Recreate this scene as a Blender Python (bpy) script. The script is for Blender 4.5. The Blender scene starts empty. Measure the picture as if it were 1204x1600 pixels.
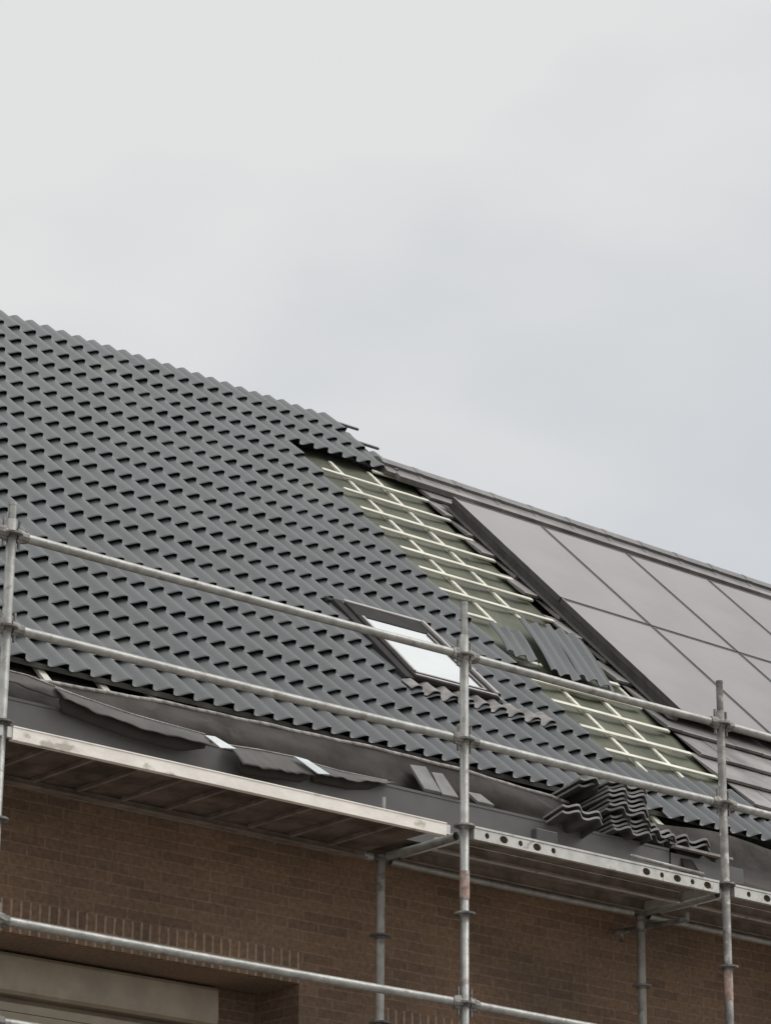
import bpy, math, random
from mathutils import Vector, Matrix
random.seed(7)
S = bpy.context.scene
# ------------------------------------------------------------------ camera
cam_d = bpy.data.cameras.new('camera'); cam = bpy.data.objects.new('camera', cam_d); S.collection.objects.link(cam)
yaw, pitch, roll = 0.6909679, 0.3571268, 0.0081781
F = Vector((math.sin(yaw)*math.cos(pitch), math.cos(yaw)*math.cos(pitch), math.sin(pitch)))
R0 = Vector((math.cos(yaw), -math.sin(yaw), 0)); U0 = R0.cross(F)
Rr = math.cos(roll)*R0 + math.sin(roll)*U0; Uu = -math.sin(roll)*R0 + math.cos(roll)*U0
M = Matrix((Rr, Uu, -F)).transposed().to_4x4(); M.translation = Vector((-11.213146, -12.845703, -4.490630))
cam.matrix_world = M
cam_d.sensor_fit = 'HORIZONTAL'; cam_d.sensor_width = 36; cam_d.lens = 4906.33/1204*36
cam_d.clip_end = 3000
S.camera = cam
# ------------------------------------------------------------------ world: overcast sky
SUN_EL, SUN_AZ = math.radians(46), math.radians(128)      # azimuth clockwise from +Y
w = bpy.data.worlds.new('World'); S.world = w; w.use_nodes = True
nt = w.node_tree; nt.nodes.clear()
out = nt.nodes.new('ShaderNodeOutputWorld')
sky = nt.nodes.new('ShaderNodeTexSky'); sky.sky_type = 'NISHITA'; sky.sun_disc = False
sky.sun_elevation = SUN_EL; sky.sun_rotation = SUN_AZ
bg1 = nt.nodes.new('ShaderNodeBackground'); bg1.inputs[1].default_value = 0.08
nt.links.new(sky.outputs[0], bg1.inputs[0])
tc = nt.nodes.new('ShaderNodeTexCoord')
mp = nt.nodes.new('ShaderNodeMapping'); mp.inputs['Scale'].default_value = (1, 1, 2.0); mp.inputs['Location'].default_value = (.35, .1, .2)
nt.links.new(tc.outputs['Generated'], mp.inputs[0])
n1 = nt.nodes.new('ShaderNodeTexNoise'); n1.inputs['Scale'].default_value = 4.6; n1.inputs['Detail'].default_value = 4; n1.inputs['Roughness'].default_value = .42
nt.links.new(mp.outputs[0], n1.inputs['Vector'])
rp = nt.nodes.new('ShaderNodeValToRGB')
rp.color_ramp.elements[0].position = .34; rp.color_ramp.elements[0].color = (.65, .675, .70, 1)
rp.color_ramp.elements[1].position = .60; rp.color_ramp.elements[1].color = (.80, .80, .795, 1)
def wmath(op, a, b, c=None):
    n = nt.nodes.new('ShaderNodeMath'); n.operation = op
    for k, v in enumerate((a, b, c)):
        if v is None: continue
        if isinstance(v, (int, float)): n.inputs[k].default_value = v
        else: nt.links.new(v, n.inputs[k])
    return n.outputs[0]
def wdot(v):
    n = nt.nodes.new('ShaderNodeVectorMath'); n.operation = 'DOT_PRODUCT'; nt.links.new(tc.outputs['Generated'], n.inputs[0]); n.inputs[1].default_value = v; return n.outputs['Value']
# the cloud deck thins (bluer) towards one side of the sky and is densest towards another
side = wmath('MULTIPLY', wdot((.77, -.64, 0)), -.7); high = wmath('MULTIPLY', wmath('ADD', wdot((0, 0, 1)), -.33), .5)
fac_c = wmath('ADD', wmath('ADD', wmath('MULTIPLY_ADD', n1.outputs['Fac'], 1.3, -.14), side), high)
nt.links.new(fac_c, rp.inputs[0])
# overcast luminance: brighter towards the zenith (CIE overcast sky)
zen = nt.nodes.new('ShaderNodeMapRange'); zen.interpolation_type = 'SMOOTHSTEP'
zen.inputs['From Min'].default_value = .48; zen.inputs['From Max'].default_value = .95; zen.inputs['To Min'].default_value = 1.0; zen.inputs['To Max'].default_value = 2.3
nt.links.new(wdot((0, 0, 1)), zen.inputs['Value'])
bg2 = nt.nodes.new('ShaderNodeBackground'); bg2.inputs[1].default_value = 1.0
nt.links.new(rp.outputs[0], bg2.inputs[0]); nt.links.new(zen.outputs[0], bg2.inputs[1])
mx = nt.nodes.new('ShaderNodeMixShader'); mx.inputs[0].default_value = .93
nt.links.new(bg1.outputs[0], mx.inputs[1]); nt.links.new(bg2.outputs[0], mx.inputs[2]); nt.links.new(mx.outputs[0], out.inputs[0])
# ------------------------------------------------------------------ soft sun through the cloud
sd = bpy.data.lights.new('sun', 'SUN'); sd.energy = 1.5; sd.angle = math.radians(40); sd.color = (1, .97, .93)
so = bpy.data.objects.new('sun', sd); S.collection.objects.link(so)
sv = Vector((math.sin(SUN_AZ)*math.cos(SUN_EL), math.cos(SUN_AZ)*math.cos(SUN_EL), math.sin(SUN_EL)))
so.rotation_euler = (-sv).to_track_quat('-Z', 'Y').to_euler()
S.view_settings.view_transform = 'Standard'; S.view_settings.look = 'None'; S.view_settings.exposure = 0; S.view_settings.gamma = 1
S.render.resolution_x = 770; S.render.resolution_y = 1024
GZ = -6.1                                                   # ground level (z = 0 is the scaffold deck)
# ------------------------------------------------------------------ materials
def mat(name, col, rough=.6, metal=0., nscale=6, namt=.15, bump=.0, bscale=40, col2=None, stain=None, stretch=(1, 1, 1), spec=.5, island=0):
    m = bpy.data.materials.new(name); m.use_nodes = True; t = m.node_tree; b = t.nodes['Principled BSDF']
    tcn = t.nodes.new('ShaderNodeTexCoord'); mpn = t.nodes.new('ShaderNodeMapping'); mpn.inputs['Scale'].default_value = stretch
    t.links.new(tcn.outputs['Object'], mpn.inputs[0])
    nz = t.nodes.new('ShaderNodeTexNoise'); nz.inputs['Scale'].default_value = nscale; nz.inputs['Detail'].default_value = 5; nz.inputs['Roughness'].default_value = .6
    t.links.new(mpn.outputs[0], nz.inputs['Vector'])
    c2 = col2 or tuple(c*(1-namt*2) for c in col); c1 = tuple(min(1, c*(1+namt)) for c in col) if not col2 else col
    r = t.nodes.new('ShaderNodeValToRGB'); r.color_ramp.elements[0].position = .35; r.color_ramp.elements[0].color = (*c2, 1)
    r.color_ramp.elements[1].position = .65; r.color_ramp.elements[1].color = (*c1, 1)
    t.links.new(nz.outputs['Fac'], r.inputs[0]); last = r.outputs[0]
    if stain:                                               # (colour, scale, threshold)
        n2 = t.nodes.new('ShaderNodeTexNoise'); n2.inputs['Scale'].default_value = stain[1]; n2.inputs['Detail'].default_value = 6
        t.links.new(mpn.outputs[0], n2.inputs['Vector'])
        r2 = t.nodes.new('ShaderNodeValToRGB'); r2.color_ramp.elements[0].position = stain[2]; r2.color_ramp.elements[0].color = (0, 0, 0, 1)
        r2.color_ramp.elements[1].position = stain[2]+.07; r2.color_ramp.elements[1].color = (1, 1, 1, 1)
        t.links.new(n2.outputs['Fac'], r2.inputs[0])
        mm = t.nodes.new('ShaderNodeMixRGB'); mm.inputs[2].default_value = (*stain[0], 1)
        t.links.new(r2.outputs[0], mm.inputs[0]); t.links.new(last, mm.inputs[1]); last = mm.outputs[0]
    if island:                                              # every tile fired a little differently
        gi = t.nodes.new('ShaderNodeNewGeometry'); mr = t.nodes.new('ShaderNodeMapRange'); mr.inputs['To Min'].default_value = 1-island; mr.inputs['To Max'].default_value = 1+island
        t.links.new(gi.outputs['Random Per Island'], mr.inputs['Value'])
        mi = t.nodes.new('ShaderNodeVectorMath'); mi.operation = 'SCALE'; t.links.new(last, mi.inputs[0]); t.links.new(mr.outputs[0], mi.inputs['Scale']); last = mi.outputs[0]
    t.links.new(last, b.inputs['Base Color'])
    b.inputs['Roughness'].default_value = rough; b.inputs['Metallic'].default_value = metal; b.inputs['Specular IOR Level'].default_value = spec
    if bump:
        n3 = t.nodes.new('ShaderNodeTexNoise'); n3.inputs['Scale'].default_value = bscale; n3.inputs['Detail'].default_value = 4
        t.links.new(mpn.outputs[0], n3.inputs['Vector'])
        bp = t.nodes.new('ShaderNodeBump'); bp.inputs['Strength'].default_value = bump; bp.inputs['Distance'].default_value = .02
        t.links.new(n3.outputs['Fac'], bp.inputs['Height']); t.links.new(bp.outputs[0], b.inputs['Normal'])
    return m

def brick_mat(name, soldier=False):
    m = bpy.data.materials.new(name); m.use_nodes = True; t = m.node_tree; b = t.nodes['Principled BSDF']
    tcn = t.nodes.new('ShaderNodeTexCoord'); sp = t.nodes.new('ShaderNodeSeparateXYZ'); cb = t.nodes.new('ShaderNodeCombineXYZ')
    t.links.new(tcn.outputs['Object'], sp.inputs[0])
    ad = t.nodes.new('ShaderNodeMath'); ad.operation = 'ADD'      # x+y so that reveals carry courses too
    t.links.new(sp.outputs[0], ad.inputs[0]); t.links.new(sp.outputs[1], ad.inputs[1])
    if soldier:
        t.links.new(sp.outputs[2], cb.inputs[0]); t.links.new(ad.outputs[0], cb.inputs[1])
    else:
        t.links.new(ad.outputs[0], cb.inputs[0]); t.links.new(sp.outputs[2], cb.inputs[1])
    # slight waviness so joints are not ruler straight
    nw = t.nodes.new('ShaderNodeTexNoise'); nw.inputs['Scale'].default_value = 5; t.links.new(cb.outputs[0], nw.inputs['Vector'])
    vm = t.nodes.new('ShaderNodeVectorMath'); vm.operation = 'MULTIPLY_ADD'; vm.inputs[1].default_value = (.012, .012, 0)
    t.links.new(nw.outputs['Color'], vm.inputs[0]); t.links.new(cb.outputs[0], vm.inputs[2])
    br = t.nodes.new('ShaderNodeTexBrick'); br.inputs['Scale'].default_value = 1
    br.inputs['Brick Width'].default_value = .9 if soldier else .222; br.inputs['Row Height'].default_value = .0605
    br.inputs['Mortar Size'].default_value = .009 if soldier else .0065; br.inputs['Mortar Smooth'].default_value = .3; br.inputs['Bias'].default_value = -.1
    br.inputs['Color1'].default_value = (.255, .168, .110, 1); br.inputs['Color2'].default_value = (.185, .124, .087, 1)
    br.inputs['Mortar'].default_value = (.40, .305, .23, 1) if soldier else (.275, .20, .145, 1)
    if soldier: br.offset = 0
    t.links.new(vm.outputs[0], br.inputs['Vector'])
    nz = t.nodes.new('ShaderNodeTexNoise'); nz.inputs['Scale'].default_value = 1.3; nz.inputs['Detail'].default_value = 5
    t.links.new(tcn.outputs['Object'], nz.inputs['Vector'])
    nz2 = t.nodes.new('ShaderNodeTexNoise'); nz2.inputs['Scale'].default_value = 35; nz2.inputs['Detail'].default_value = 3
    t.links.new(tcn.outputs['Object'], nz2.inputs['Vector'])
    r = t.nodes.new('ShaderNodeValToRGB'); r.color_ramp.elements[0].position = .3; r.color_ramp.elements[0].color = (.68, .70, .72, 1)
    r.color_ramp.elements[1].position = .7; r.color_ramp.elements[1].color = (1.2, 1.12, 1.05, 1)
    t.links.new(nz.outputs['Fac'], r.inputs[0])
    r2 = t.nodes.new('ShaderNodeValToRGB'); r2.color_ramp.elements[0].position = .3; r2.color_ramp.elements[0].color = (.72, .72, .72, 1)
    r2.color_ramp.elements[1].position = .7; r2.color_ramp.elements[1].color = (1.15, 1.15, 1.15, 1)
    t.links.new(nz2.outputs['Fac'], r2.inputs[0])
    m1 = t.nodes.new('ShaderNodeMixRGB'); m1.blend_type = 'MULTIPLY'; m1.inputs[0].default_value = 1
    m2 = t.nodes.new('ShaderNodeMixRGB'); m2.blend_type = 'MULTIPLY'; m2.inputs[0].default_value = 1
    t.links.new(br.outputs['Color'], m1.inputs[1]); t.links.new(r.outputs[0], m1.inputs[2])
    t.links.new(m1.outputs[0], m2.inputs[1]); t.links.new(r2.outputs[0], m2.inputs[2]); t.links.new(m2.outputs[0], b.inputs['Base Color'])
    b.inputs['Roughness'].default_value = .9
    bp = t.nodes.new('ShaderNodeBump'); bp.inputs['Strength'].default_value = .6; bp.inputs['Distance'].default_value = .008; bp.invert = True
    t.links.new(br.outputs['Fac'], bp.inputs['Height']); t.links.new(bp.outputs[0], b.inputs['Normal'])
    return m

TILE = mat('glazed_grey_tile', (.031, .0345, .0365), .36, nscale=1.1, namt=.12, bump=.05, bscale=25, island=.13, stain=((.060, .060, .055), 2.2, .63))
TILE3 = mat('dusty_grey_tile', (.085, .083, .078), .6, nscale=7, namt=.2, bump=.1)
TILE2 = mat('tile_edge_lit_underside', (.24, .235, .222), .6, nscale=8, namt=.2, bump=.1)
SLATE = mat('brown_grey_flat_tile', (.20, .186, .178), .5, nscale=3, namt=.2, bump=.2, bscale=30, island=.14)
CAP = mat('ridge_cap_concrete', (.15, .14, .135), .5, nscale=5, namt=.15, bump=.2)
UNDER = mat('olive_underlay', (.086, .090, .056), .75, nscale=4, namt=.2, bump=.5, bscale=9)
WOOD = mat('pale_green_batten_wood', (.66, .645, .545), .7, nscale=30, namt=.12, stretch=(.15, 1, 1), bump=.1)
ZINC = mat('grey_coated_fascia', (.125, .121, .116), .5, nscale=2, namt=.10, stain=((.12, .115, .11), 3, .62))
MEMB = mat('dark_rubber_membrane', (.052, .046, .041), .8, nscale=3, namt=.25, bump=.6, bscale=7, spec=.15, stain=((.065, .058, .052), 5, .6))
FLAPSHADE = mat('flap_shade_black', (.045, .040, .037), .8, nscale=4)  # near-black tone for the shade painted below the flaps
MEMB2 = mat('grey_membrane_flap', (.105, .098, .092), .6, nscale=3, namt=.15, bump=.5, bscale=6, spec=.25)
EDGE = mat('pale_edge', (.34, .31, .29), .6, nscale=9, namt=.2)  # paler than the sheets, for rims, folds and trim
GREYB = mat('grey_board', (.17, .165, .155), .6, nscale=8, namt=.15)
PALE = mat('pale_bluish_strip', (.62, .66, .67), .45, nscale=14, namt=.1)
GALV = mat('galvanised_tube', (.34, .337, .315), .40, metal=.35, nscale=14, namt=.12, bump=.15, bscale=60, stain=((.22, .20, .18), 11, .6))
GALVL = mat('lightened_inner_tube', (.52, .50, .46), .55, metal=.1, nscale=10, namt=.15, bump=.15, stain=((.33, .31, .28), 13, .58))  # paler tube tone, brightening the inner poles in the deck's shade
GALVD = mat('weathered_tube', (.21, .20, .185), .6, metal=.3, nscale=14, namt=.25, bump=.2, stain=((.36, .34, .31), 16, .58))
RUST = mat('reddish_paint_band', (.42, .29, .24), .6, nscale=30, namt=.2, stain=((.4, .38, .35), 25, .55))
ALU = mat('dirty_pale_side_rail', (.86, .81, .735), .6, nscale=10, namt=.06, stain=((.46, .42, .36), 9, .60), stretch=(.6, 1, 1), bump=.1)
PERF = mat('galvanised_plank', (.56, .55, .51), .5, metal=.3, nscale=12, namt=.1, stain=((.30, .29, .26), 12, .6))
BROWND = mat('dusty_brown_steel', (.23, .185, .155), .75, nscale=8, namt=.2)
PLY = mat('deck_underside', (.14, .105, .085), .8, nscale=5, namt=.3)
FRAME_D = mat('dark_brown_frame', (.045, .041, .041), .9, nscale=8, namt=.1, spec=.1)
FRAME_L = mat('light_frame_edge', (.36, .34, .325), .45, nscale=8, namt=.1)
LEAD = mat('lead_apron', (.20, .185, .172), .55, nscale=9, namt=.25, bump=.5, bscale=12)
PV = mat('solar_glass', (.165, .140, .130), .3, nscale=1.2, namt=.1, spec=.9)
PVF = mat('black_panel_frame', (.075, .07, .066), .5, nscale=8)
PVSHADE = mat('panel_shade_grey', (.058, .053, .050), .8, nscale=6)  # dark grey for the shade painted beside and under the panels
PVE = mat('light_panel_edge', (.20, .19, .185), .35, nscale=8)
SHUT = mat('cream_shutter_box', (.40, .345, .265), .6, nscale=5, namt=.08)
GROUND = mat('brick_paving', (.26, .235, .205), .9, nscale=3, namt=.25, bump=.3)
RENDER = mat('soffit_board', (.16, .13, .11), .8, nscale=4)
BRICK = brick_mat('brown_brick'); SOLD = brick_mat('soldier_brick', True)
GLASS = mat('window_glass_dark', (.02, .022, .025), .08, nscale=2, spec=.8)
# skylight pane: pale coated glass, mostly metallic so that it mirrors strongly
PANE = mat('coated_skylight_glass', (.62, .645, .64), .12, metal=.85, nscale=2, namt=.03)
# ------------------------------------------------------------------ object helpers
def link(name, verts, faces, material, parent=None, smooth=False, mats=None, fm=None):
    org = Vector((0, 0, 0)); p = parent
    while p is not None:
        org += p.location; p = p.parent
    me = bpy.data.meshes.new(name); me.from_pydata([tuple(Vector(v)-org) for v in verts], [], faces)
    me.materials.append(material)
    for m2 in (mats or []): me.materials.append(m2)
    if fm:
        for poly, k in zip(me.polygons, fm): poly.material_index = k
    me.update()
    if smooth:
        for poly in me.polygons: poly.use_smooth = True
    o = bpy.data.objects.new(name, me); S.collection.objects.link(o)
    if parent is not None: o.parent = parent
    return o
class MB:
    def __init__(s): s.v = []; s.f = []; s.m = []; s.mi = 0
    def add(s, vs, fs):
        n = len(s.v); s.v += [tuple(v) for v in vs]; s.f += [tuple(i+n for i in f) for f in fs]; s.m += [s.mi]*len(fs); return s
    def box(s, a, b, fn=None):
        x0, y0, z0 = a; x1, y1, z1 = b
        vs = [(x, y, z) for z in (z0, z1) for y in (y0, y1) for x in (x0, x1)]
        if fn: vs = [fn(*v) for v in vs]
        return s.add(vs, [(0, 2, 3, 1), (4, 5, 7, 6), (0, 1, 5, 4), (2, 6, 7, 3), (0, 4, 6, 2), (1, 3, 7, 5)])
    def tube(s, a, b, r, n=14, caps=True, r2=None):
        a = Vector(a); b = Vector(b); d = (b-a).normalized(); u = d.orthogonal().normalized(); v = d.cross(u); r2 = r2 or r
        vs = [tuple(p+(u*math.cos(t)+v*math.sin(t))*rr) for p, rr in ((a, r), (b, r2)) for t in [2*math.pi*i/n for i in range(n)]]
        fs = [(i, (i+1) % n, n+(i+1) % n, n+i) for i in range(n)]
        if caps: fs += [tuple(range(n))[::-1], tuple(range(n, 2*n))]
        return s.add(vs, fs)
    def path(s, pts, r, n=8):
        for a, b in zip(pts, pts[1:]): s.tube(a, b, r, n)
        return s
    def sheet(s, rows, th=None, nrm=None):
        """rows: list of equal-length point lists; optional thickness along nrm"""
        R_, C_ = len(rows), len(rows[0]); vs = [p for r in rows for p in r]
        fs = [(i*C_+j, i*C_+j+1, (i+1)*C_+j+1, (i+1)*C_+j) for i in range(R_-1) for j in range(C_-1)]
        if th:
            nv = Vector(nrm).normalized()*th; n = len(vs); vs2 = [tuple(Vector(p)-nv) for p in vs]
            fs2 = [tuple(i+n for i in f)[::-1] for f in fs]
            bd = [j for j in range(C_)]+[i*C_+C_-1 for i in range(1, R_)]+[(R_-1)*C_+j for j in range(C_-2, -1, -1)]+[i*C_ for i in range(R_-2, 0, -1)]
            side = [(bd[k], bd[k-1], bd[k-1]+n, bd[k]+n) for k in range(len(bd))]
            vs = vs+vs2; fs = fs+fs2+side
        return s.add(vs, fs)
    def build(s, name, material, parent=None, smooth=False, mats=None):
        return link(name, s.v, s.f, material, parent, smooth, mats, s.m if mats else None)
def thing(name, label, cat, loc=(0, 0, 0), group=None):
    o = bpy.data.objects.new(name, None); S.collection.objects.link(o); o.location = loc; o.empty_display_size = .2
    o['label'] = label; o['category'] = cat
    if group: o['group'] = group
    return o
def tag(o, label, cat, group=None):
    o['label'] = label; o['category'] = cat
    if group: o['group'] = group
    return o
def struct(o): o['kind'] = 'structure'; return o
def bevel(o, wd=.003, seg=2):
    b = o.modifiers.new('bevel', 'BEVEL'); b.width = wd; b.segments = seg; b.limit_method = 'ANGLE'; return o
PHI = 0.7549303; CP, SP = math.cos(PHI), math.sin(PHI); YE, ZE = .85, .6697
def RP(x, s, h=0): return (x, YE+s*CP-h*SP, ZE+s*SP+h*CP)
def shear(x): return -.042*max(0, x-3.3)
def RPR(x, s, h=0): return RP(x, s+shear(x), h)           # neighbour's roof runs very slightly out of line
def interp(tab, x):
    if x <= tab[0][0]: return tab[0][1]
    for (a, p), (b, q) in zip(tab, tab[1:]):
        if x <= b: return p+(q-p)*(x-a)/(b-a)
    return tab[-1][1]
# ------------------------------------------------------------------ ground
g = struct(link('ground', [(-900, -900, GZ), (900, -900, GZ), (900, 900, GZ), (-900, 900, GZ)], [(0, 1, 2, 3)], GROUND))
mb = MB(); mb.box((-30, -3.2, GZ+.004), (30, -.9, GZ+.10)); PAV = mat('concrete_paving', (.32, .30, .28), .9, nscale=4, namt=.15, bump=.2)
struct(mb.build('pavement', PAV))
# ------------------------------------------------------------------ tiled house
XL, XM, XR = -8.0, 3.6, 12.0
TS = .282                                                 # cover width of one double-wave tile
ROWS = [0, .306, .612, .918, 1.225, 1.54, 1.862, 2.185, 2.508, 2.83, 3.155, 3.48, 3.81, 4.14, 4.47, 4.80, 5.13, 5.46, 5.79, 6.13, 6.47]
WT = [0, .05, .10, .17, .25, .33, .42, .51, .60, .68, .75, .79, .86, .89, .92, .95, .975, 1.0]
def wave(t):
    t %= 1.0
    if t < .12: return .06*(1-math.sin(t/.12*math.pi/2))
    if t < .80:
        u = (t-.12)/.68; return .75*(.5-.5*math.cos(math.pi*u))+.25*u*u
    if t < .86: return 1.
    u = (t-.86)/.14; return 1-.94*u*u*(3-2*u)
AMP = .039
def lift(t):
    """how far a nose stands off the tile below: closed in the pan, open under the roll"""
    t %= 1.0
    sm = lambda a, b, x: (lambda u: u*u*(3-2*u))(min(1, max(0, (x-a)/(b-a))))
    return .0185*sm(.20, .36, t)*(1-sm(.87, .96, t))
TSMP = [k+t for k in (0, 1) for t in WT[:-1]]+[2.0]
def tile_row(mb, x0, n, s0, s1, P=RP, jit=1.5, h0=0., dn=.006, th=.008):
    """n (may end in a half) double-wave tiles side by side from x0; noses at s0, tails under the next course at s1"""
    i = 0
    while i < n-.01:
        smp = TSMP if n-i >= .99 else [t for t in TSMP if t < 1]+[1.0]
        dh = random.uniform(-.0018, .0018)*jit; ds = random.uniform(-.004, .004)*jit; tl = random.uniform(-.0015, .0015)*jit; tn = random.uniform(-.003, .003)*jit
        xa = x0+i*TS; vs = []; fs = []; NS = len(smp)-1
        for j, t in enumerate(smp):
            x = xa+t*TS/2; wv = wave(t) if j < NS else 0; dd = ds+tn*(t-1)
            z = AMP*wv+dh+tl*(t/2-.5)+(.0015 if j == NS else 0); zt = AMP*wv-(lift(t) if j < NS else 0)+dh+(.0015 if j == NS else 0)
            vs += [P(x, s1+.05+dd, h0+zt-.004), P(x, s0+.010+dd, h0+z+dn), P(x, s0+dd, h0+z+dn-.003), P(x, s0+dd, h0+z+dn-th), P(x, s0+.12, h0+z+dn-th-.001)]
        for j in range(NS):
            a = j*5; b = a+5
            for k in range(4): fs.append((a+k, a+k+1, b+k+1, b+k))
        e = NS*5; fs += [(e, e+1, e+2, e+3, e+4)]; fs += [(4, 3, 2, 1, 0)]
        mb.add(vs, fs); i += 1
house = thing('brick_house', 'brown brick house with dark grey wavy roof tiles half laid and pale battens still bare', 'house', (XL, 1.0, GZ))
apL = 6.5; yA = YE+apL*CP; zA = ZE+apL*SP; yB = 2*yA-1.0
# wall with window openings (opening list in x,z)
def wall_mesh(mb, x0, x1, z0, z1, holes, y=1.0, th=.3):
    xs = sorted({x0, x1, *[h[0] for h in holes], *[h[1] for h in holes]}); zs = sorted({z0, z1, *[h[2] for h in holes], *[h[3] for h in holes]})
    def solid(i, j):
        if i < 0 or j < 0 or i >= len(xs)-1 or j >= len(zs)-1: return False
        cx, cz = (xs[i]+xs[i+1])/2, (zs[j]+zs[j+1])/2
        return not any(h[0] < cx < h[1] and h[2] < cz < h[3] for h in holes)
    for i in range(len(xs)-1):
        for j in range(len(zs)-1):
            a, b, c, d = xs[i], xs[i+1], zs[j], zs[j+1]
            if solid(i, j): mb.add([(a, y, c), (b, y, c), (b, y, d), (a, y, d)], [(0, 1, 2, 3)])
    for h in holes:                                        # deep reveals
        a, b, c, d = h[:4]; dp = y+.5
        mb.add([(a, y, c), (a, dp, c), (a, dp, d), (a, y, d)], [(0, 1, 2, 3)])
        mb.add([(b, y, c), (b, dp, c), (b, dp, d), (b, y, d)], [(3, 2, 1, 0)])
        mb.add([(a, y, d), (b, y, d), (b, dp, d), (a, dp, d)], [(0, 1, 2, 3)])
        mb.add([(a, y, c), (b, y, c), (b, dp, c), (a, dp, c)], [(3, 2, 1, 0)])
H1 = (-3.9, -.37, -2.35, -.784); H2 = (.26, 1.9, -2.35, -1.015); H3 = (-3.9, -.37, GZ+.02, -3.6); H4 = (.5, 1.9, -5.2, -3.7)
mb = MB(); wall_mesh(mb, XL, XM, GZ, .35, [H1, H2, H3, H4])
mb.add([(XL, 1, GZ), (XL, yB, GZ), (XL, yB, ZE-.1), (XL, yA, zA-.12), (XL, 1, ZE-.1)], [(0, 4, 3, 2, 1)])
mb.add([(XM, 1, GZ), (XM, yB, GZ), (XM, yB, ZE-.1), (XM, yA, zA-.12), (XM, 1, ZE-.1)], [(0, 1, 2, 3, 4)])
mb.add([(XL, yB, GZ), (XM, yB, GZ), (XM, yB, ZE-.1), (XL, yB, ZE-.1)], [(3, 2, 1, 0)])
wall = mb.build('wall', BRICK, house)
for h, hgt in ((H1, .178), (H2, .178), (H3, .178), (H4, .178)):      # soldier courses over the openings
    mb = MB(); mb.box((h[0]-.002, .9965, h[3]-.001), (h[1]+.002, 1.05, h[3]+hgt)); mb.build('soldier_course', SOLD, house)
def window(h, par, box=True):
    a, b, c, d = h; y = 1.49
    fr = MB()
    top = d-.23 if box else d
    fr.box((a, y-.02, c), (b, y+.05, c+.07)); fr.box((a, y-.02, top-.06), (b, y+.05, top))
    n = 4 if b-a > 2.4 else 2
    for k in range(n+1):
        xx = a+(b-a-.07)*k/n; fr.box((xx, y-.022, c+.07), (xx+.07, y+.048, top-.06))
    f = fr.build('window', SHUT, par)
    g_ = MB(); g_.box((a+.02, y+.01, c+.02), (b-.02, y+.02, top-.03)); g_.build('pane', GLASS, f)
    return f
for h in (H1, H2, H3, H4): window(h, house)
for a_ in (H1, H3):
    mb = MB(); mb.box((-.655, 1.40, a_[2]+.003), (-.373, 1.4985, a_[3]-.003)); mb.build('window_pier', BRICK, house)
sh = MB()                                                  # roller shutter box under the lintel, rounded lower lip
prof = [(1.485, -.80), (1.36, -.80), (1.345, -.82), (1.335, -.98), (1.345, -1.005), (1.37, -1.02), (1.485, -1.02)]
def shbox(x0, x1, dz, name='shutter_box'):
    q = MB(); n = len(prof)
    vs = [(x0, y, z+dz) for y, z in prof]+[(x1, y, z+dz) for y, z in prof]
    q.add(vs, [(i, (i+1) % n, n+(i+1) % n, n+i) for i in range(n)]+[tuple(range(n))[::-1], tuple(range(n, 2*n))])
    return q.build(name, SHUT, house)
shbox(-3.88, -.68, 0); shbox(.28, 1.88, -.22)
mb = MB()                                                  # shutter curtain lowered a little, ribs across
for k in range(14): mb.box((-3.86, 1.40, -1.06-.05*k-.046), (-.70, 1.415, -1.06-.05*k))
mb.build('shutter_slats', SHUT, house)
# roof (underlay plane, back slope)
roof = MB()
nx, nsn = 60, 40
rows = []
for j in range(nsn+1):
    s = -.05+(apL+.0)*j/nsn; rows.append([])
    for i in range(nx+1):
        x = XL+(XM+.05-XL)*i/nx; rows[-1].append(RP(x, s, -.078))
roof.sheet(rows)
roof.add([(XL, yA, zA-.06), (XM+.02, yA, zA-.06), (XM+.02, yB+.5, ZE-.3), (XL, yB+.5, ZE-.3)], [(0, 1, 2, 3)])
roofo = roof.build('roof', MEMB, house)
# visible olive underlay sagging between the counter battens
rows = []
for j in range(61):
    s = .35+5.25*j/60; r_ = []
    for i in range(25):
        x = 2.36+1.30*i/24
        sag = .010*math.sin((x-2.83)/.40*math.pi)**2 + .004*math.sin(s*7+x*3)+.003*math.sin(s*17-x*9)
        r_.append(RP(x+(.02*math.sin(s*5) if i == 24 else 0), s, -.062-sag))
    rows.append(r_)
MB().sheet(rows).build('underlay', UNDER, roofo, smooth=True)
X_END = 2.395
ncol = 37; xs0 = X_END-ncol*TS
tl = MB()
for k in range(20):
    s0, s1 = ROWS[k], ROWS[k+1]
    n = ncol
    if k >= 17: n = ncol+(4 if k == 17 else 3.5)
    tile_row(tl, xs0, n, s0, s1-(.0 if k < 19 else .05))
# eaves courses carry on below the bare strip
tile_row(tl, X_END+.003, 9, ROWS[0]-.06, ROWS[1]-.06)
tile_row(tl, X_END+.003, 4, ROWS[1]-.05, ROWS[2]-.02)
tiles = tl.build('roof_tiles', TILE, roofo)
tl = None
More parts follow.
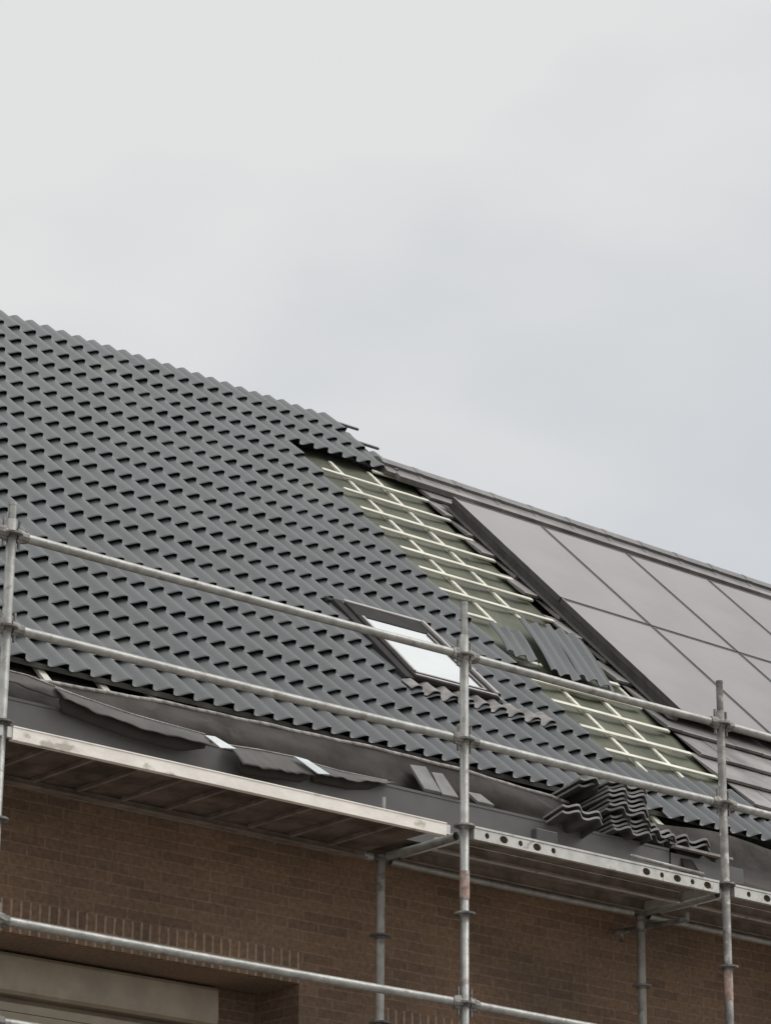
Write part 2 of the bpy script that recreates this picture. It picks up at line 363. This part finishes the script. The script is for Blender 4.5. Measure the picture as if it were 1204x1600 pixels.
# row end caps catch light: battens and counter battens of the bare strip
def batten(x0, x1, s, name='batten', h=-.02, tw=.032, th=.016, skew=0.):
    q = MB(); q.box((x0, -tw/2, h-th), (x1, tw/2, h), lambda x, a, b: RP(x, s+a+skew*(x-x0), b)); return bevel(q.build(name, WOOD, roofo), .002, 1)
for x0, x1, s in [(2.595, 3.645, 5.10), (2.582, 3.65, 4.775), (2.569, 3.647, 4.44), (2.555, 3.66, 4.113), (2.545, 3.655, 3.795), (2.54, 3.632, 3.468),
                  (2.527, 3.605, 3.127), (2.44, 2.80, 2.77), (3.25, 3.667, 5.44), (3.30, 3.699, 5.79), 
                  (2.45, 2.845, 2.137), (3.41, 3.616, 2.51), (3.286, 3.585, 2.16), (2.46, 3.569, 1.825), (2.515, 3.589, 1.527), (2.525, 3.578, 1.20), (2.526, 3.584, .892)]:
    batten(x0+random.uniform(-.03, .03), x1+random.uniform(-.025, .025), s, tw=random.uniform(.036, .044), skew=random.uniform(-.008, .008))
for s_ in (6.37, 6.01):
    q = MB(); q.box((3.30, -.012, -.015), (3.655, .012, .005), lambda x, a, b: RP(x, s_+a, b)); q.build('batten', GREYB, roofo)
def cbatten(x, s0, s1, h=-.046, w_=.034):
    q = MB(); q.box((-w_/2, s0, h-.022), (w_/2, s1, h), lambda a, s, b: RP(x+a, s, b)); return bevel(q.build('counter_batten', WOOD, roofo), .002, 1)
cbatten(2.845, 2.80, 5.42); cbatten(3.245, 3.05, 5.45); cbatten(2.83, .70, 1.85); cbatten(3.215, .73, 1.86); cbatten(3.62, 1.95, 2.5, -.05)
for x in (-2.27, -1.86, -1.52, -1.14, -.74, 2.36): cbatten(x, -.17, .25, -.042, .052)
# eaves board and felt strip below the noses
mb = MB(); mb.box((XL, .10, 0), (X_END+.9, .13, .03), lambda x, a, b: RP(x, -.02+a*.3, -.03+b)); mb.build('eaves_batten', GREYB, roofo)
mb = MB(); mb.box((XL, .865, .34), (XM+1.2, .885, .60)); mb.build('eaves_board', UNDER, house)
# box gutter: flat fascia, bottom, soffit
gut = MB()
gut.box((XL, .50, .02), (2.10, .515, .318)); gut.box((XL, .515, .10), (2.10, .864, .115)); gut.box((XL, .496, .306), (2.10, .530, .322))
gutter = gut.build('gutter', ZINC, house)
mb = MB(); mb.box((XL, .516, .02), (XM, .995, .04)); mb.build('soffit', RENDER, house)
# ---- skylight
wx0, wx1, ws0, ws1 = 1.0, 1.69, 1.10, 2.12
def rbx(name, m, x0, x1, s0, s1, h0, h1, par, bv=.004):
    q = MB(); q.box((x0, s0, h0), (x1, s1, h1), lambda x, s_, h: RP(x-.05*(s_-1.6) if par is not None and x > 1.4 and x < 1.75 else x, s_, h)); return bevel(q.build(name, m, par), bv)
skl = rbx('skylight', FRAME_D, wx0+.01, wx1-.01, ws0+.01, ws1-.01, -.03, .030, roofo)
rbx('bottom_frame', FRAME_D, wx0, wx1, ws0, ws0+.075, .031, .060, skl); rbx('top_frame', FRAME_D, wx0, wx1, 1.91, ws1-.03, .031, .061, skl)
rbx('side_frame', FRAME_D, wx0, wx0+.055, ws0+.077, 1.908, .031, .060, skl); rbx('side_frame', FRAME_D, wx1-.085, wx1, ws0+.077, 1.908, .031, .060, skl)
rbx('top_sheen_trim', FRAME_L, wx0-.004, wx1+.004, ws1-.028, ws1, .031, .070, skl, .006)  # pale strip paints the grazing reflection along the top of the frame
rbx('bottom_trim', FRAME_L, wx0+.01, wx1-.01, ws0+.012, ws0+.030, .0605, .068, skl, .002); rbx('bottom_trim', FRAME_L, wx0+.05, wx1-.08, ws0+.056, ws0+.072, .0605, .068, skl, .002)
rbx('side_trim', FRAME_L, wx0+.030, wx0+.052, ws0+.078, 1.907, .0605, .068, skl, .002); rbx('side_trim', FRAME_L, wx1-.022, wx1+.002, ws0+.03, ws1-.03, .0605, .080, skl, .003)
rbx('side_trim', FRAME_L, wx1-.084, wx1-.074, ws0+.078, 1.907, .0605, .066, skl, .002)
rbx('pane', PANE, wx0+.056, wx1-.086, ws0+.078, 1.907, .044, .056, skl, .001)
rbx('side_flashing', FRAME_D, wx0-.075, wx0-.004, ws0-.01, ws1+.01, -.005, .047, skl); rbx('side_flashing', FRAME_L, wx1+.03, wx1+.045, ws0+.02, ws1+.02, -.005, .044, skl)
rbx('side_flashing', FRAME_D, wx1+.046, wx1+.10, ws0+.02, ws1+.02, -.02, .022, skl); rbx('top_flashing', FRAME_D, wx0-.095, wx1+.10, ws1+.022, ws1+.07, -.005, .030, skl)
# lead apron dressed over the course below the skylight
rows = []
for j in range(9):
    v = j/8; s_ = ws0-.004-.155*v; r_ = []
    for i in range(113):
        x = wx0-.10+1.22*i/112; t = (x-xs0)/TS*2; wv = wave(t)
        k = (1.225+.05-s_)/(1.275-.918); am = AMP
        hh = am*wv - lift(t)*(1-k) + .006*k + .008 + .008*wv*v*v + .001*math.sin(x*31+j)
        r_.append(RP(x, s_-.015*math.sin(t*6.28+1)*v+.012*math.sin(x*9)*v, hh))
    rows.append(r_)
MB().sheet(rows, .003, (0, -SP, CP)).build('lead_apron', LEAD, roofo, smooth=True)
# ------------------------------------------------------------------ gutter membrane (draped, with rim), flaps
rim = [(-8, .50), (-2.6, .497), (-2.35, .52), (-2, .538), (-1.65, .560), (-1.28, .566), (-.94, .572), (0, .588), (.69, .578), (.99, .558), (1.26, .548), (1.5, .53)]
mem = thing('rubber_membrane', 'dark rubber membrane draped from the tile edge down into the box gutter behind the fascia', 'membrane', (-2, .7, .5))
rows = []; N = 120
for j in range(13):
    v = j/12; r_ = []
    for i in range(N+1):
        x = -6+7.45*i/N; zr = interp(rim, x)
        y = .70-.16*v-.05*math.sin(v*math.pi); z = zr+(.315-zr)*v**.9
        y += .11*v*math.exp(-((x-.35)/.40)**4)
        wob = .010*math.sin(x*3.1+v*4)+.006*math.sin(x*7.7-v*6)+.004*math.sin(x*17+v*3)
        y += wob*math.sin(v*math.pi); z += .3*wob*math.sin(v*math.pi)
        r_.append((x, y, z))
    rows.append(r_)
MB().sheet(rows, .004, (0, -1, .6)).build('sheet', MEMB, mem, smooth=True)
mb = MB(); pts = [(-6+7.45*i/100, .697+.004*math.sin(i*.7), interp(rim, -6+7.45*i/100)+.002*math.sin(i*1.3)) for i in range(101)]
mb.path(pts, .013, 8); mb.build('rolled_edge', EDGE, mem, smooth=True)
def flap(label, top, bot, mat_, thick=.006, bulge=.007, edge=True, under=0):
    """top/bot: lists of (x,y,z) of equal length"""
    cen = Vector(top[0]); t = thing('membrane_flap', label, 'membrane', cen, 'loose membrane flaps over the gutter fascia')
    n = 30; rows = []
    def at(L, u):
        k = u*(len(L)-1); i = min(int(k), len(L)-2); f = k-i; return Vector(L[i])*(1-f)+Vector(L[i+1])*f
    for j in range(9):
        v = j/8; rows.append([])
        for i in range(n+1):
            u = i/n; p = at(top, u)*(1-v)+at(bot, u)*v; p.y -= bulge*math.sin(v*math.pi)*(.6+.4*math.sin(u*9))+.004*math.sin(u*23+v*5)*v; p.z += .004*math.sin(u*17+top[0][0]*5)*v+.003*math.sin(u*41)*v; rows[-1].append(tuple(p))
    MB().sheet(rows, thick, (0, -1, .3)).build('sheet', mat_, t, smooth=True)
    if under:  # dark sheet put in for the shade below the flap
        rows = []
        for j in range(5):
            v = j/4; rows.append([])
            for i in range(n+1):
                u = i/n; p = at(bot, u); p.y += .035+.02*v; p.z += .03-(.03+under*min(1, u*40, (1-u)*6+.15))*v; rows[-1].append(tuple(p))
        MB().sheet(rows, .004, (0, -1, .1)).build('under_flap_shade', FLAPSHADE, t, smooth=True)
    if edge: MB().path([tuple(at(top, i/n)+Vector((0, -.002, 0))) for i in range(n+1)], .0045, 6).build('folded_edge', EDGE, t, smooth=True)
    return t
flap('long grey membrane flap hanging over the fascia at the left, beside the first pale strip',
     [(-2.46, .46, .412), (-2.30, .455, .395), (-1.993, .45, .364), (-1.74, .45, .353), (-1.48, .45, .345)],
     [(-2.42, .42, .350), (-2.24, .40, .312), (-2.01, .39, .280), (-1.757, .385, .268), (-1.49, .38, .268)], MEMB2, under=.052)
flap('grey membrane flap folded over the fascia between the two pale strips',
     [(-1.305, .47, .322), (-1.1, .46, .332), (-.86, .46, .338)],
     [(-1.262, .38, .20), (-1.0, .38, .213), (-.745, .40, .236)], MEMB2, under=.035)
flap('thin membrane flap tapering out along the fascia top right of the second pale strip',
     [(-.80, .48, .335), (-.5, .49, .328), (-.16, .49, .334)],
     [(-.72, .42, .262), (-.45, .43, .268), (-.12, .46, .322)], MEMB2, under=.035)
flap('membrane fold lying against the fascia beside the leftmost scaffold pole',
     [(-5.5, .48, .45), (-3.4, .48, .46), (-2.62, .48, .452), (-2.30, .48, .405)],
     [(-5.5, .47, .35), (-3.4, .46, .37), (-2.70, .46, .385), (-2.33, .46, .352)], MEMB2)
def strip(label, q, th=.008):
    mb = MB(); mb.sheet([[q[0], q[1]], [q[3], q[2]]], th, (0, -1, .4))
    return tag(mb.build('pale_strip', PALE), label, 'strip', 'pale strips on the gutter flaps')  # flat pale piece at the flap ends
strip('pale bluish strip lying flat at the end of the long left membrane flap', [(-1.50, .42, .330), (-1.435, .42, .336), (-1.325, .37, .276), (-1.43, .37, .262)])
strip('pale curved strip on the gutter between the middle and the tapering flap', [(-.89, .42, .329), (-.79, .42, .325), (-.665, .375, .255), (-.75, .375, .244)])
def board(label, pts, th=.018, m=GREYB, name='gutter_board', cat='board', group=None, nrm=(0, -.6, 1)):
    mb = MB(); mb.sheet([[pts[0], pts[1]], [pts[3], pts[2]]], th, nrm); return tag(bevel(mb.build(name, m), .002), label, cat, group)
board('left of two grey boards sloping from under the eaves down to the fascia edge', [(.105, .60, .505), (.226, .60, .515), (.245, .485, .341), (.119, .485, .339)], group='grey boards sloping into the gutter')
board('right of two grey boards sloping into the gutter beside the middle scaffold pole', [(.276, .605, .492), (.359, .605, .500), (.383, .487, .334), (.256, .487, .332)], group='grey boards sloping into the gutter')
board('short grey board end showing just right of the middle pole above the fascia', [(.50, .55, .405), (.605, .55, .408), (.66, .487, .338), (.53, .487, .338)], group='grey boards sloping into the gutter')
bb = MB(); bb.box((.80, .28, .09), (.97, .33, .185)); tag(bevel(bb.build('dark_box', PVF), .005), 'small dark box standing on the scaffold planks against the grey fascia', 'box')
bb = MB(); bb.tube((1.384, .10, .080), (1.985, .10, .066), .012, 10); tag(bb.build('metal_rod', GALV, smooth=True), 'thin metal rod lying along the perforated scaffold planks', 'rod')
bb = MB(); bb.box((2.10, .44, .322), (2.60, .475, .337)); bb.box((2.10, .55, .35), (2.60, .60, .375)); tag(bb.build('trim_strip', EDGE), 'pale metal trim strip lying on the fascia edge beside the right pole', 'strip')
# gutter corner / tarp right of the right pole
rows = []
for j in range(15):
    v = j/14; r_ = []
    for i in range(41):
        x = 2.20+3.2*i/40; y = .78-.42*v+.05*math.sin(x*6+v*7)*math.sin(v*3.14); z = .585-.56*v+.02*math.sin(x*5-v*8)
        r_.append((x, y, z))
    rows.append(r_)
tag(MB().sheet(rows, .005, (0, -1, .5)).build('tarpaulin', MEMB, smooth=True), 'dark crumpled tarpaulin hanging below the eaves right of the right scaffold pole', 'tarpaulin')
mb = MB(); mb.box((2.115, .50, .02), (2.75, .515, .30)); mb.build('fascia_end', ZINC, house)
# ------------------------------------------------------------------ neighbour house
nh = thing('neighbouring_house', 'adjoining brown brick house with flat grey roof tiles and solar panels above', 'house', (XM, 1.0, GZ))
apR = 5.62; yRa = YE+apR*CP; zRa = ZE+apR*SP; yRb = 2*yRa-1
mb = MB(); wall_mesh(mb, XM+.003, XR, GZ, .35, [(5.2, 7.0, -2.35, -1.0)])
mb.add([(XR, 1, GZ), (XR, yRb, GZ), (XR, yRb, ZE-.3), (XR, yRa, zRa-.5), (XR, 1, ZE-.3)], [(0, 1, 2, 3, 4)])
mb.add([(XM, yRb, GZ), (XR, yRb, GZ), (XR, yRb, ZE-.3), (XM, yRb, ZE-.3)], [(3, 2, 1, 0)])
mb.build('wall', BRICK, nh)
window((5.2, 7.0, -2.35, -1.0), nh, False)
mb = MB(); mb.add([RPR(XM-.02, -.05, -.09), RPR(XR, .0, -.09), RPR(XR, 5.60, -.09), RPR(XM-.02, 5.60, -.09)], [(0, 1, 2, 3)])
mb.add([RPR(3.36, 5.58, -.08), RPR(XR, 5.58, -.08), (XR, yRb+.4, ZE-.7), (3.36, yRb+.4, ZE-.4)], [(0, 1, 2, 3)])
nroof = mb.build('roof', MEMB, nh)
sm = MB(); k = 0; s = .24
while s < 5.4:
    s1 = s+.3285; xa = 3.60+random.uniform(-.03, .05)+(.06 if k % 2 else 0); x = xa
    if k < 1: xa = x = 3.72
    off = 0 if k % 2 else .13
    first = True
    while x < XR:
        w_ = (.26-off) if first and off else .26; first = False
        dh = random.uniform(-.002, .002); ds = random.uniform(-.004, .004)
        a, b = x+.0015, x+w_-.0015
        vs = []
        for xx in (a, b):
            vs += [RPR(xx, min(s1+.05, 5.52), -.038+dh), RPR(xx, s+.01+ds, -.002+dh), RPR(xx, s+ds, -.006+dh), RPR(xx, s+ds, -.026+dh), RPR(xx, s+.1, -.033)]
        sm.add(vs, [(0, 1, 6, 5), (1, 2, 7, 6), (2, 3, 8, 7), (3, 4, 9, 8), (4, 3, 2, 1, 0), (5, 6, 7, 8, 9)])
        x += w_
    s = s1; k += 1
sm.build('flat_roof_tiles', SLATE, nroof)
# ridge caps on the neighbour's ridge
cp = MB(); prf = [(5.40, -.01), (5.403, .022), (5.43, .026), (5.50, .030), (5.503, .052), (5.56, .060), (5.60, .056), (5.68, .01), (5.74, -.06)]
x = 3.37
while x < XR:
    for (xa, xb, dh) in ((x, x+.34, 0), (x+.34, x+.40, .003)):
        vs = [RPR(xx, s_, h_2+dh) for xx in (xa, xb) for s_, h_2 in prf]; n = len(prf)
        cp.add(vs, [(i, i+1, n+i+1, n+i) for i in range(n-1)]+[tuple(range(n))[::-1], tuple(range(n, 2*n))])
    x += .40
cp.build('ridge_caps', CAP, nroof)
mb = MB()
for i in range(42):
    x = 3.45+.205*i; mb.box((x, 5.33, -.01), (x+.203, 5.40, .035), lambda a, b, c: RPR(a, b, c))
mb.build('ridge_flashing', SLATE, nroof)
mb = MB(); mb.box((3.70, 1.70, -.0), (3.762, 5.04, .006), lambda x, s_, h: RPR(x, s_, h)); mb.build('edge_shade_strip', PVSHADE, nroof)  # dark strip laid in for the shade beside the panels
# ------------------------------------------------------------------ solar panels
ordn = ['first', 'second', 'third', 'fourth', 'fifth', 'sixth']
pw = .890
for r in range(2):
    s0, s1 = ((3.375, 5.03), (1.70, 3.355))[r]
    for c in range(6):
        x0 = 3.765+.906*c
        t = thing('solar_panel', 'black framed solar panel, %s from the battens in the %s row' % (ordn[c], ('upper', 'lower')[r]), 'solar panel', RPR(x0, s0, .05), 'solar panels on the neighbouring roof')
        fr = MB(); sec = [(x0, x0+.012, s0, s1), (x0+pw-.012, x0+pw, s0, s1), (x0+.012, x0+pw-.012, s0, s0+.012), (x0+.012, x0+pw-.012, s1-.012, s1)]
        for a, b, c0, c1 in sec: fr.box((a, c0, .052), (b, c1, .090), lambda x, s, h: RPR(x, s, h))
        fr.build('frame', PVE if False else PVF, t)
        gl = MB(); gl.box((x0+.012, s0+.012, .060), (x0+pw-.012, s1-.012, .087), lambda x, s, h: RPR(x, s, h)); gl.build('glass', PV, t)
        if c == 0:
            e = MB(); e.box((x0+.004, s0-(.0 if r else .012), .0), (x0+.010, s1+(.004 if r else -.01), .051), lambda x, s, h: RPR(x, s, h)); e.build('panel_gap_shade', PVSHADE, t)  # dark sheet closes the panel gap, its shade put into the colour
            e = MB(); e.box((x0-.004, s0, .0905), (x0+.010, s1, .0935), lambda x, s, h: RPR(x, s, h)); e.build('edge_trim', PVE, t)
        if c < 6:
            for sr in (s0+.35, s1-.35):
                e = MB(); e.box((x0+.05, sr, .0), (x0+pw-.05, sr+.04, .050), lambda x, s, h: RPR(x, s, h)); e.build('mounting_rail', PVF, t)
# ------------------------------------------------------------------ loose roof tiles
def tile_mesh():
    """a double-wave tile, x across, y along (nose at y=0), z up"""
    L = .40; NS = len(TSMP)-1; vs = []; fs = []
    for j, t in enumerate(TSMP):
        z = AMP*(wave(t) if j < NS else 0); x = t*.148
        vs += [(x, 0, z), (x, .006, z+.002), (x, L, z*.97), (x, L, z*.97-.012), (x, 0, z-.014)]
    for j in range(NS):
        a = j*5; b = a+5
        for k in range(5): fs.append((a+k, a+(k+1) % 5, b+(k+1) % 5, b+k))
    fs += [(4, 3, 2, 1, 0), tuple(NS*5+i for i in range(5))]
    me = bpy.data.meshes.new('roof_tile'); me.from_pydata(vs, [], fs); me.materials.append(TILE3); me.materials.append(TILE2)
    for p in me.polygons:
        c = [me.vertices[v].co for v in p.vertices]
        if all(v.y < .011 for v in c) or all(v.x < .001 for v in c) or all(v.x > .2959 for v in c): p.material_index = 1
        elif p.normal.z < -.2: p.material_index = 1  # undersides get the pale edge tone to lighten their shade
    me.update(); return me
TM = tile_mesh(); TMR = TM.copy()
for p_ in TMR.polygons: p_.material_index = 0
def loose(label, mtx, group, me=None):
    o = bpy.data.objects.new('wavy_tile', me or TM); S.collection.objects.link(o); o.matrix_world = mtx
    tag(o, label, 'tile', group); return o
roofM = Matrix(((1, 0, 0), (0, CP, -SP), (0, SP, CP))).to_4x4()       # roof-local -> world
def on_roof(x, s, h, rotdeg, tilt=3):
    m = Matrix.Translation(Vector(RP(x, s, h))) @ roofM @ Matrix.Rotation(math.radians(rotdeg), 4, 'Z') @ Matrix.Rotation(math.radians(-tilt), 4, 'X'); return m
LG = 'loose wavy tiles lying across the bare battens'
def corrugated(label, x, s_, rot, L, W=.30, h=.0, bend=.0):
    a = math.radians(rot); nx_ = 44; ny = 12; rows = []
    o3 = Vector(RP(x, s_, h))
    for j in range(ny+1):
        v = j/ny; rows.append([])
        for i in range(nx_+1):
            u = i/nx_*W; y = L*v+.006*math.sin(i*.9)*(1 if j in (0, ny) else 0)
            z = .017*math.sin(u/.102*2*math.pi)+.017+bend*math.sin(v*math.pi)+.004*math.sin(u*14+v*5)
            rows[-1].append(RP(x+u*math.cos(a)-y*math.sin(a)+.012*math.sin(v*3), s_+u*math.sin(a)+y*math.cos(a), h+z))
    q = MB().sheet(rows, .005, (0, -SP, CP)); o = q.build('corrugated_sheet', TILE, smooth=False)
    return tag(o, label, 'roofing sheet', LG)
LG = 'loose ribbed roofing sheets lying across the bare battens'
corrugated('long ribbed grey sheet lying aslant in the middle of the bare strip', 2.77, 1.96, -18, .92, .28, .006, .004)
corrugated('long ribbed grey sheet lying aslant nearest the solar panels', 3.01, 1.95, -17, .90, .30, .022, .004)
corrugated('short ribbed grey sheet lying at the edge of the laid tiles', 2.42, 2.06, -17, .50, .27, .020, .004)
# stacks of tiles in the gutter
def stack(x, y, z, n, step, rx, ry, rz, what, jit=.013, L0=0):
    names = ['lowest', 'second lowest', 'third from the bottom', 'fourth from the bottom', 'fifth from the bottom', 'sixth from the bottom', 'seventh from the bottom', 'eighth from the bottom', 'ninth from the bottom', 'tenth from the bottom']
    for k in range(n):
        nm = 'topmost' if k == n-1 and n > 1 else names[k]
        m = Matrix.Translation((x+random.uniform(-jit, jit), y+random.uniform(-jit, jit)*1.5, z+k*step)) @ Matrix.Rotation(math.radians(rz+random.uniform(-4, 4)), 4, 'Z') @ Matrix.Rotation(math.radians(rx), 4, 'X') @ Matrix.Rotation(math.radians(ry), 4, 'Y')
        loose('%s grey tile %s' % (nm, what), m, 'roof tiles stacked in the gutter')
stack(1.50, .40, .455, 7, .028, -7, 5, -5, 'of the tall stack under the right eaves')
stack(1.56, .42, .345, 4, .026, -6, 4, -7, 'of the stack carrying the tall one in the gutter')
stack(1.07, .34, .345, 2, .045, -12, 7, -3, 'of the pair lying left of the stacks', .01)
stack(1.84, .44, .36, 3, .028, -4, 3, 9, 'of the low pile at the right end of the gutter')
stack(1.36, .50, .60, 2, .032, -9, 4, -6, 'set back on the left shoulder of the tall stack', .012)
stack(2.10, .50, .365, 2, .030, -5, 3, -12, 'tipped over at the far right end of the gutter pile', .01)
# ------------------------------------------------------------------ scaffold
sc = thing('scaffold', 'galvanised tube scaffold with decks and guard rails along the eaves of both houses', 'scaffold', (-3.07, 0, GZ))
PX = [-6.14, -3.07, 0, 2.07, 4.64, 7.21]; TR = .0255
ros = MB()
def rosette(par, x, y, z):
    q = MB(); q.tube((x, y, z-.005), (x, y, z+.005), .061, 16); q.tube((x, y, z-.022), (x, y, z-.005), .030, 12); return q.build('rosette', GALVD, par)
tops = {-3.07: 1.17, 0: 1.316, 2.07: 1.27}
for x in PX:
    q = MB(); top = tops.get(x, 1.25)
    q.tube((x, 0, GZ+.05), (x, 0, 1.08 if x else 1.12), TR, 18); st_ = q.build('standard', GALVD if x == 2.07 else GALV, sc, smooth=False)
    for p_ in st_.data.polygons: p_.use_smooth = len(p_.vertices) == 4
    q = MB(); q.tube((x, 0, 1.08 if x else 1.12), (x, 0, top), .0205, 16); q.tube((x, 0, top-.012), (x, 0, top+.004), .022, 16); q.build('spigot', GALVD if x == 2.07 else GALV, st_, smooth=False)
    q = MB(); q.tube((x, 0, -.42), (x, 0, -.26), .0285, 18); q.build('joint_sleeve', RUST if x in (0, 2.07) else GALV, st_) if x == 0 else None
    if x == 2.07:
        q = MB(); q.tube((x, 0, -.70), (x, 0, -.52), .0265, 18, caps=False); q.build('red_paint_mark', RUST, st_)
    for k in range(-11, 3):
        z = k*.5
        if z > GZ+.2: rosette(st_, x, 0, z+.0)
    q = MB(); q.box((x-.075, -.075, GZ+.002 if False else GZ+.10), (x+.075, .075, GZ+.112)); q.build('base_plate', GALV, st_)
    q = MB(); q.tube((x, .73, GZ+.05), (x, .73, -.03), TR, 18); s2 = q.build('standard', GALVL, sc)
    for p_ in s2.data.polygons: p_.use_smooth = len(p_.vertices) == 4
    for k in range(-11, 1): rosette(s2, x, .73, k*.5+(-.05 if k == 0 else 0))
    q = MB(); q.box((x-.075, .655, GZ+.004), (x+.075, .805, GZ+.016)); q.build('base_plate', GALV, s2)
def rail(a, b, name='guard_rail', r=.0245, wedge=True, m=GALV):
    a = Vector(a); b = Vector(b); d = (b-a).normalized()
    q = MB(); n = 10; pts = [a+d*.07+(b-a-d*.14)*i/n+Vector((0, 0, -.006*math.sin(math.pi*i/n))) for i in range(n+1)]
    nn = 14; vs = []; up = Vector((0, 0, 1)); sd_ = d.cross(up).normalized()
    for p in pts: vs += [tuple(p+(sd_*math.cos(2*math.pi*j/nn)+up*math.sin(2*math.pi*j/nn))*r) for j in range(nn)]
    fs = [(i*nn+j, i*nn+(j+1) % nn, (i+1)*nn+(j+1) % nn, (i+1)*nn+j) for i in range(n) for j in range(nn)]
    q.add(vs, fs); o = q.build(name, m, sc, smooth=True)
    if wedge:
        for p, e in ((a, 1), (b, -1)):
            c = p+d*e*.055
            w_ = MB(); w_.tube(p+d*e*.030+Vector((0, 0, .0)), p+d*e*.095, .030, 10)
            for dz in (.028, -.028): w_.tube(p+d*e*.03+Vector((0, 0, dz)), p+d*e*.075+Vector((0, 0, dz*.8)), .014, 8)
            w_.box(tuple(p+d*e*.047+Vector((-.005, -.007, -.07))), tuple(p+d*e*.047+Vector((.005, .007, .085))))
            w_.build('wedge_head', GALVD, o)
    return o
for xa, xb in zip(PX, PX[1:]):
    for z in (1.0, .5, -1.0, -1.5, -3.0, -3.5): rail((xa, 0, z), (xb, 0, z))
# transoms, inner ledgers
for x in PX:
    for z in (-.045, -2.05, -4.05): rail((x, 0, z), (x, .73, z), 'transom', wedge=False)
# left decks: pale side rail, ply, cross bars
def deck(x0, x1, z=0):
    d = MB(); d.box((x0, .0, z-.045), (x1, .67, z-.030)); dk = d.build('deck', PLY, sc)
    q = MB(); q.box((x0, -.040, z-.091), (x1, -.002, z-.018)); q.box((x0+.0, -.044, z-.026), (x1, -.040, z-.018)); bevel(q.build('side_rail', ALU, dk), .003)
    q = MB(); q.box((x1+.002, -.036, z-.080), (x1+.030, -.004, z-.026)); q.build('rail_cap', PERF, dk); q = MB(); q.box((x0-.030, -.036, z-.080), (x0-.002, -.004, z-.026)); q.build('rail_cap', PERF, dk)
    q = MB(); q.box((x0, .672, z-.082), (x1, .700, z-.022)); q.box((x0, .635, z-.086), (x1, .70, z-.0825)); q.build('inner_rail', BROWND, dk)
    n = int((x1-x0)/.305)
    for i in range(1, n+1):
        xx = x0+(x1-x0)*i/(n+1); q = MB(); q.box((xx-.012, 0, z-.066), (xx+.012, .634, z-.0455)); q.build('cross_bar', BROWND, dk)
deck(-3.025, -.165); deck(-6.04, -3.11); deck(-2.97, -.165, -2.0); deck(-6.04, -3.17, -2.0); deck(.1, 1.97, -2.0)
# right decks: perforated steel planks
def plank(x0, x1, y0, y1, z=.0):
    tp = MB(); tp.box((x0+.004, y0+.013, z-.004), (x1-.004, y1-.004, z)); d = MB()
    tp.box((x0+.004, y1-.003, z-.062), (x1-.004, y1, z-.0045)); tp.box((x0+.004, y1-.028, z-.0655), (x1-.004, y1, z-.0625))
    d.box((x0, y0, z-.0655), (x1, y0+.028, z-.0625)); d.box((x0, y0-.004, z-.002), (x1, y0+.012, z+.010))
    L = x1-x0; rel = [.05, .115, .18, .245, .31, .69, .755, .82, .885, .95]
    hz0, hz1 = z-.0625, z-.004; zc = (hz0+hz1)/2+.001; hw = .035; cur = x0
    for k, rr in enumerate(rel):
        xc = x0+L*rr; a = xc-hw; b = xc+hw
        d.add([(cur, y0, hz0), (a, y0, hz0), (a, y0, hz1), (cur, y0, hz1)], [(0, 1, 2, 3)])
        rad = (.017, .017) if k % 2 == 0 else (.031, .0215); vs = []; n = 16
        for i in range(n):
            t = 2*math.pi*i/n+math.pi/4; cx, cz = math.cos(t), math.sin(t)
            vs.append((xc+rad[0]*cx, y0, zc+rad[1]*cz))
        for i in range(n):
            t = 2*math.pi*i/n+math.pi/4; cx, cz = math.cos(t), math.sin(t); m_ = max(abs(cx), abs(cz))
            vs.append((xc+hw*cx/m_, y0, zc+(hz1-zc if cz > 0 else zc-hz0)*cz/m_))
        for i in range(n):
            t = 2*math.pi*i/n+math.pi/4; vs.append((xc+rad[0]*math.cos(t), y0+.006, zc+rad[1]*math.sin(t)))
        d.add(vs, [(i, (i+1) % n, n+(i+1) % n, n+i) for i in range(n)]+[(i, 2*n+i, 2*n+(i+1) % n, (i+1) % n) for i in range(n)])
        cur = b
    d.add([(cur, y0, hz0), (x1, y0, hz0), (x1, y0, hz1), (cur, y0, hz1)], [(0, 1, 2, 3)])
    d.box((x0, y0+.004, z-.06), (x0+.003, y1-.004, z-.005)); d.box((x1-.003, y0+.004, z-.06), (x1, y1-.004, z-.005))
    pk = d.build('steel_plank', PERF, sc); tp.build('plank_top', BROWND, pk); return pk
for xa, xb in ((2.07, 4.64), (0, 2.07), (4.64, 7.21)):
    plank(xa+.055, xb-.075, -.02, .30, -.003); plank(xa+.055, xb-.075, .315, .62, -.003)
    rail((xa, .73, -.05), (xb, .73, -.05), 'inner_ledger', wedge=False)
rail((-3.07, .73, -.05), (0, .73, -.05), 'inner_ledger', wedge=False)
# toe board pin, wall ties
q = MB(); q.tube((-.52, .08, -.02), (-.52, .08, .088), .011, 10); q.build('locking_pin', GALV, sc)
for x in (2.10, -3.0):
    q = MB(); q.tube((x, .36, -.145), (x, .985, -.120), .017, 12); q.tube((x, .93, -.19), (x, .93, -.10), .010, 8); q.tube((x, .36, -.16), (x, .36, -.10), .014, 8)
    q.tube((x-.03, .73, -.17), (x-.03, .73, -.09), .032, 12); q.build('wall_tie', GALVD, sc)
print('objects', len(bpy.data.objects))
